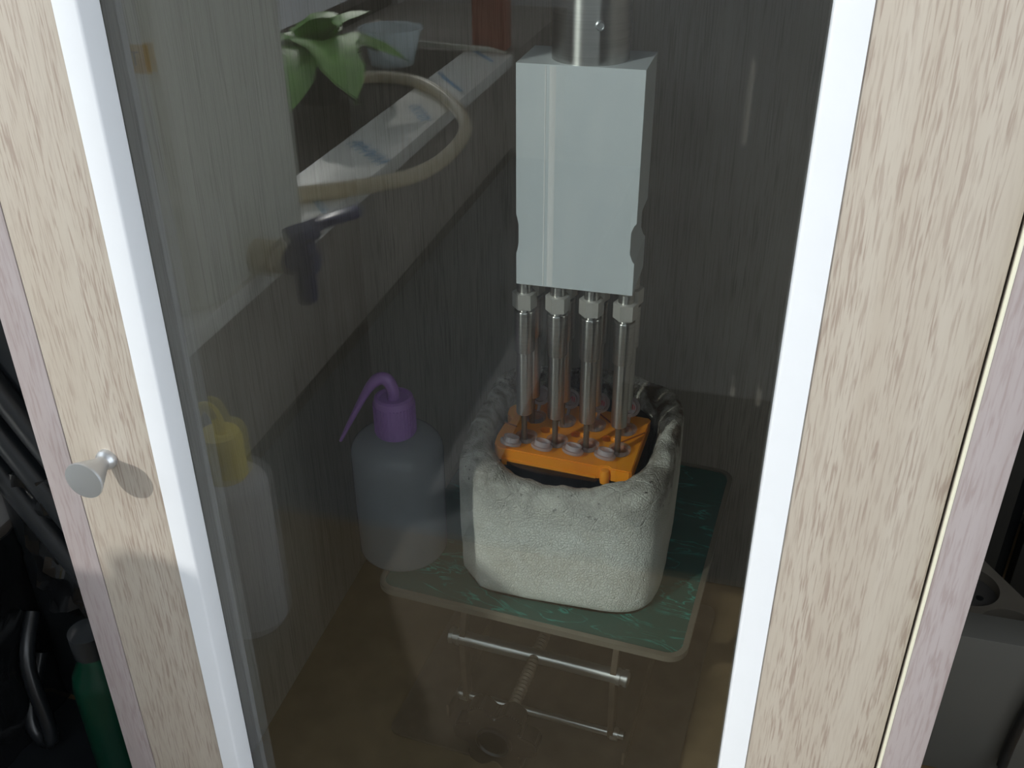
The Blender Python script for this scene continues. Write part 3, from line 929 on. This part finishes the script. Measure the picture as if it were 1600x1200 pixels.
text('handwriting', 'Tt', 0.016, 'pen', lb, Matrix.Translation((0.062, hy + 0.0008, 0.2305)) @ Matrix.Rotation(PI, 4, 'Z') @ Matrix.Rotation(PI / 2, 4, 'X'), 0.0001)
# tap: ivory nut, clear collar, blue body with spout and lever
ty = mirror_y(0.8274) - cb_.location.y
tz = Z(-0.3976) - SILLZ
R90 = Matrix.Rotation(PI / 2, 4, 'Y')
tp = B(); add_lathe(tp, [(0.0150, -0.002), (0.0178, 0.001), (0.0178, 0.020), (0.0160, 0.022)], 32, Matrix.Translation((hx, ty, tz)) @ R90)
tap = obj('tap_nut', tp, 'ivory', cb_); tap['label'] = 'ivory screw nut of the tap'
b = B(); add_lathe(b, [(0.0150, 0.022), (0.0185, 0.0225), (0.0185, 0.025), (0.0135, 0.026), (0.0130, 0.036)], 32, Matrix.Translation((hx, ty, tz)) @ R90); obj('tap_collar', b, 'ivory', tap)
b = B()
TXc = hx + 0.052
add_lathe(b, [(0.0125, 0.034), (0.0145, 0.037), (0.0145, 0.050), (0.0110, 0.066), (0.0, 0.067)], 28, Matrix.Translation((hx, ty, tz)) @ R90)
add_lathe(b, [(0.0095, -0.043), (0.0100, -0.040), (0.0112, 0.0), (0.0135, 0.012), (0.0135, 0.022), (0.0, 0.023)], 28, Matrix.Translation((TXc, ty, tz)))
tbd = obj('tap_body', b, 'blue', cb_); tbd['label'] = 'dark blue tap body with a downward spout'
b = B()
add_box(b, -0.014, 0.018, -0.012, 0.012, 0.0, 0.013, bev=0.003)
add_box(b, 0.012, 0.066, -0.0085, 0.0085, 0.0055, 0.0145, bev=0.0025)
lv = obj('tap_lever', b, 'blue', tbd); lv.location = (TXc, ty, tz + 0.0225); lv.rotation_euler = (0, math.radians(-6), math.radians(-48))

# hose loop lying over the sill edge
hz = SILLZ + 0.0098
hose = B()
hp_ = [(-0.56, 1.000), (-0.535, 1.020), (-0.475, 1.060), (-0.420, 1.120), (-0.405, 1.210), (-0.420, 1.330), (-0.480, 1.450), (-0.560, 1.545), (-0.640, 1.570), (-0.700, 1.530), (-0.740, 1.480)]
add_tube(hose, [(x, mirror_y(y), hz) for x, y in hp_], 0.0095, 14, 6)
tag(obj('hose', hose, 'hose'), 'yellowish clear hose looping over the edge of the window sill, mirrored in the glass', 'hose')

# potted plant, plastic cup, straws, red-brown post at the far end of the sill
def leaf_mesh(l, w, droop):
    bm = bmesh.new()
    n = 10
    L3 = []
    for i in range(n + 1):
        t = i / n
        ww = w * math.sin(PI * min(1, t ** 0.75)) ** 0.7 * (1 if 0 < t < 1 else 0.0)
        z = -droop * t * t + 0.10 * l * math.sin(PI * t)
        wob = 0.06 * w * math.sin(t * 17)
        L3.append([bm.verts.new((l * t, -ww / 2 - wob, z + .10 * ww)), bm.verts.new((l * t, 0, z)), bm.verts.new((l * t, ww / 2 + wob, z + .10 * ww))])
    for a, c in zip(L3, L3[1:]):
        for k in (0, 1):
            f_ = bm.faces.new((a[k], a[k + 1], c[k + 1], c[k])); f_.smooth = True
    r = bmesh.ops.extrude_face_region(bm, geom=bm.faces[:])
    bmesh.ops.translate(bm, verts=[v for v in r['geom'] if isinstance(v, bmesh.types.BMVert)], vec=(0, 0, -0.0008))
    bmesh.ops.recalc_face_normals(bm, faces=bm.faces[:])
    return bm
SZ2 = Z(-0.4168)
plx, ply = -0.690, mirror_y(1.44)
pl = thing('potted_plant', 'broad-leaved green plant in a dark pot, on the sill, mirrored in the glass', 'plant', (plx, ply, SZ2))
b = B(); add_lathe(b, [(0.030, 0.0), (0.040, 0.055), (0.043, 0.056), (0.043, 0.064), (0.038, 0.064), (0.036, 0.050), (0.0, 0.050)], 32); obj('pot', b, 'black', pl)
for (az, el, l, w_, dr) in ((-60, 20, 0.10, 0.075, 0.05), (-15, 25, 0.115, 0.08, 0.06), (30, 35, 0.095, 0.07, 0.04), (75, 30, 0.10, 0.075, 0.05), (130, 40, 0.09, 0.07, 0.04), (190, 30, 0.09, 0.07, 0.04), (250, 35, 0.10, 0.075, 0.05), (-35, 52, 0.095, 0.07, 0.03), (50, 60, 0.085, 0.06, 0.02), (-100, 48, 0.09, 0.065, 0.03), (52, 38, 0.165, 0.09, 0.15), (78, 30, 0.15, 0.085, 0.13)):
    o = obj('leaf', leaf_mesh(l, w_, dr), 'leaf', pl)
    o.matrix_local = Matrix.Translation((0, 0, 0.062)) @ Matrix.Rotation(math.radians(az), 4, 'Z') @ Matrix.Rotation(math.radians(-el), 4, 'Y') @ Matrix.Translation((0.012, 0, 0))
b = B(); add_lathe(b, [(0.007, 0.045), (0.006, 0.066), (0.003, 0.075)], 10); obj('stem', b, 'leaf', pl)
b = B()
add_lathe(b, [(0.0, 0.0), (0.036, 0.0), (0.038, 0.002), (0.053, 0.059), (0.0565, 0.060), (0.0565, 0.063), (0.0525, 0.0625), (0.036, 0.004), (0.0, 0.003)], 40, cap=False)
cupo = obj('plastic_cup', b, 'cup', None, (-0.668, mirror_y(1.70), SZ2))
tag(cupo, 'translucent whitish plastic cup beside the plant on the window sill, mirrored in the glass', 'cup')
b = B()
add_box(b, -0.5625, -0.5010, -1.225, -1.172, SZ2, SZ2 + 0.34, bev=0.003)
tag(obj('wooden_post', b, 'terracotta'), 'red-brown upright wooden post past the white end of the window sill, mirrored in the glass', 'post')
b = B()
for k in range(5):
    z0 = SZ2 + 0.002 + 0.003 * k
    add_tube(b, [(-0.735 + .01 * k, -1.165 + .004 * k, z0 + .004), (-0.62, -1.158 + .005 * k, z0 + .004), (-0.490 - .006 * k, -1.150 + .006 * k, z0 + .003)], 0.0014, 6, 4)
so_ = obj('dry_straw', b, 'straw'); tag(so_, 'thin pale dry straws lying at the far end of the window sill, mirrored in the glass', 'straw', kind='stuff')

# ================================================================== to the left of the cabinet: black moulded case and green bottle
case = thing('plastic_case', 'black ribbed moulded plastic case in the dark gap left of the cabinet', 'case', (0, 0, 0))
b = B(); add_box(b, -0.478, -0.330, 0.437, 0.70, DESK, Z(-0.16), bev=0.012, seg=4); obj('case_body', b, 'black', case)
def rib(p, q, w, d, mat='black'):
    p = Vector(p); q = Vector(q)
    b = B(); add_tube(b, [p, p.lerp(q, .5), q], w, 10, 4)
    return obj('rib', b, mat, case)
for dz in (0.0, -0.050, -0.098):
    rib((-0.472, 0.432, Z(-0.262 + dz)), (-0.395, 0.432, Z(-0.400 + dz)), 0.0085, 0)
b = B()
add_tube(b, [(-0.470, 0.430, Z(-0.505)), (-0.462, 0.405, Z(-0.530)), (-0.452, 0.396, Z(-0.572)), (-0.452, 0.394, Z(-0.592)), (-0.463, 0.396, Z(-0.594)), (-0.473, 0.404, Z(-0.580)), (-0.4745, 0.430, Z(-0.545))], 0.0055, 12, 6)
hd = obj('carry_loop', b, 'black', case)
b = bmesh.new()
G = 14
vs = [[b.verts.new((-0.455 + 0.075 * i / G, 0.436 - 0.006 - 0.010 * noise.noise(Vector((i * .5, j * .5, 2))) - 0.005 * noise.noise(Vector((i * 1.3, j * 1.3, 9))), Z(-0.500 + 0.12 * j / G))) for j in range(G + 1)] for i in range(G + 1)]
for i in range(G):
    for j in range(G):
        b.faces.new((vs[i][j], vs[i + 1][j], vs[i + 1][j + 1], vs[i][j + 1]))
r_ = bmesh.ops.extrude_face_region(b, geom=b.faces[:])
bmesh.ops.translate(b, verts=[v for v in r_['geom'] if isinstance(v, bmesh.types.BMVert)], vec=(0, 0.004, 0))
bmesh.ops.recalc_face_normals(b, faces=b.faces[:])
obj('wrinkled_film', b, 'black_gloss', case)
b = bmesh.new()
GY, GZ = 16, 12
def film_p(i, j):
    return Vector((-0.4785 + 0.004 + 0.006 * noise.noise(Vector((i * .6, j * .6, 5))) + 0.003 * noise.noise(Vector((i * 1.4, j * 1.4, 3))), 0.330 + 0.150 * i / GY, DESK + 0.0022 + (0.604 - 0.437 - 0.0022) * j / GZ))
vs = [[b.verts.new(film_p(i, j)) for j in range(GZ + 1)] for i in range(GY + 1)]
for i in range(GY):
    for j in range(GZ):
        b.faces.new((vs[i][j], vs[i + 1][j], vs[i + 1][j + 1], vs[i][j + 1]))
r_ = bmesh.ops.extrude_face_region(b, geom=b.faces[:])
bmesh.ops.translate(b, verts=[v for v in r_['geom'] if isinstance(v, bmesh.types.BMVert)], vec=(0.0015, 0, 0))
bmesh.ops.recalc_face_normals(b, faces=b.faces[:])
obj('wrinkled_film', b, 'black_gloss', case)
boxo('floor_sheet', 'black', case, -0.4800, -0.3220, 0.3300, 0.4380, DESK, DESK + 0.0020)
gb = thing('bottle', 'dark green plastic bottle standing in the gap between the cabinet and the window wall', 'bottle', (-0.400, 0.402, DESK + 0.0026))
b = B(); add_lathe(b, [(0.0, 0.0), (0.0165, 0.0), (0.0185, 0.002), (0.0185, 0.075), (0.0170, 0.085), (0.0105, 0.098), (0.0100, 0.112), (0.0, 0.112)], 36, cap=False); obj('bottle_body', b, 'green_bottle', gb)
b = B(); add_lathe(b, [(0.0120, 0.104), (0.0122, 0.122), (0.0, 0.123)], 28); obj('cap', b, 'black', gb)

# ================================================================== to the right of the cabinet: grey box with a socket strip
gbx = thing('grey_box', 'plain grey metal box on the desk right of the cabinet, before the power strip', 'box', (0, 0, 0))
b = B(); add_box(b, 0.110, 0.330, 0.5405, 0.566, DESK, Z(-0.4775), bev=0.0008); obj('box_body', b, 'grey_box', gbx)
b = B(); add_tube(b, [(0.2060, 0.500, DESK + 0.0038), (0.2064, 0.520, DESK + 0.008), (0.2068, 0.534, DESK + 0.022), (0.2090, 0.5355, Z(-0.540)), (0.2130, 0.5355, Z(-0.510)), (0.220, 0.5350, Z(-0.483)), (0.226, 0.536, Z(-0.4715)), (0.231, 0.553, Z(-0.4690)), (0.235, 0.572, Z(-0.4775)), (0.240, 0.574, Z(-0.50))], 0.0036, 10, 6)
tag(obj('power_cable', b, 'black'), 'black cable hanging over the front of the grey box, right of the cabinet', 'cable')
SA = math.atan2(-0.0383, 0.0227)
ss = thing('power_strip', 'beige power strip with round recessed sockets on the desk behind the grey box', 'power strip', (0.2080, 0.6610, DESK), SA)
SH = 0.054
def disc_hole_strip():
    outer_ = [(x, y) for x, y in round_rect(0.059, 0.0330, 0.007)]
    hs = [circ(x, 0, 0.0245, 36) for x in (-0.0265, 0.0275)]
    return with_holes(outer_, hs, 0.0, SH)
b = disc_hole_strip(); obj('strip_body', b, 'socket', ss)
for x in (-0.0265, 0.0275):
    b = B(); add_lathe(b, [(0.0244, 0.0), (0.0244, SH - 0.009), (0.0, SH - 0.009)], 36, Matrix.Translation((x, 0, 0))); sk = obj('socket', b, 'socket_dark', ss)
    for s in (-1, 1):
        b = B(); add_lathe(b, [(0.0030, SH - 0.0095), (0.0030, SH - 0.0086), (0.0, SH - 0.0086)], 14, Matrix.Translation((x + s * 0.0082, s * 0.0082, 0))); obj('pin_hole', b, 'black', sk)

M['dark_panel'] = plain('dark_panel', (0.035, 0.034, 0.030), 0.6, var=0.1, nscale=10)
for x0, x1, lab in ((0.100, 0.2285, 'dark grey upright board behind the power strip, hidden mostly by the cabinet'), (0.2430, 0.480, 'dark grey upright board at the far right, right of the narrow black gap')):
    b = B(); add_box(b, x0, x1, 0.740, 0.758, DESK, Z(-0.05), bev=0.0012)
    bd = tag(obj('board', b, 'dark_panel'), lab, 'board')
    if x0 < 0.2:
        boxo('dark_gap_fill', 'black', bd, x0, x1 + 0.013, 0.7582, 0.7700, DESK, Z(-0.05))  # black strip added to darken the gap between the boards
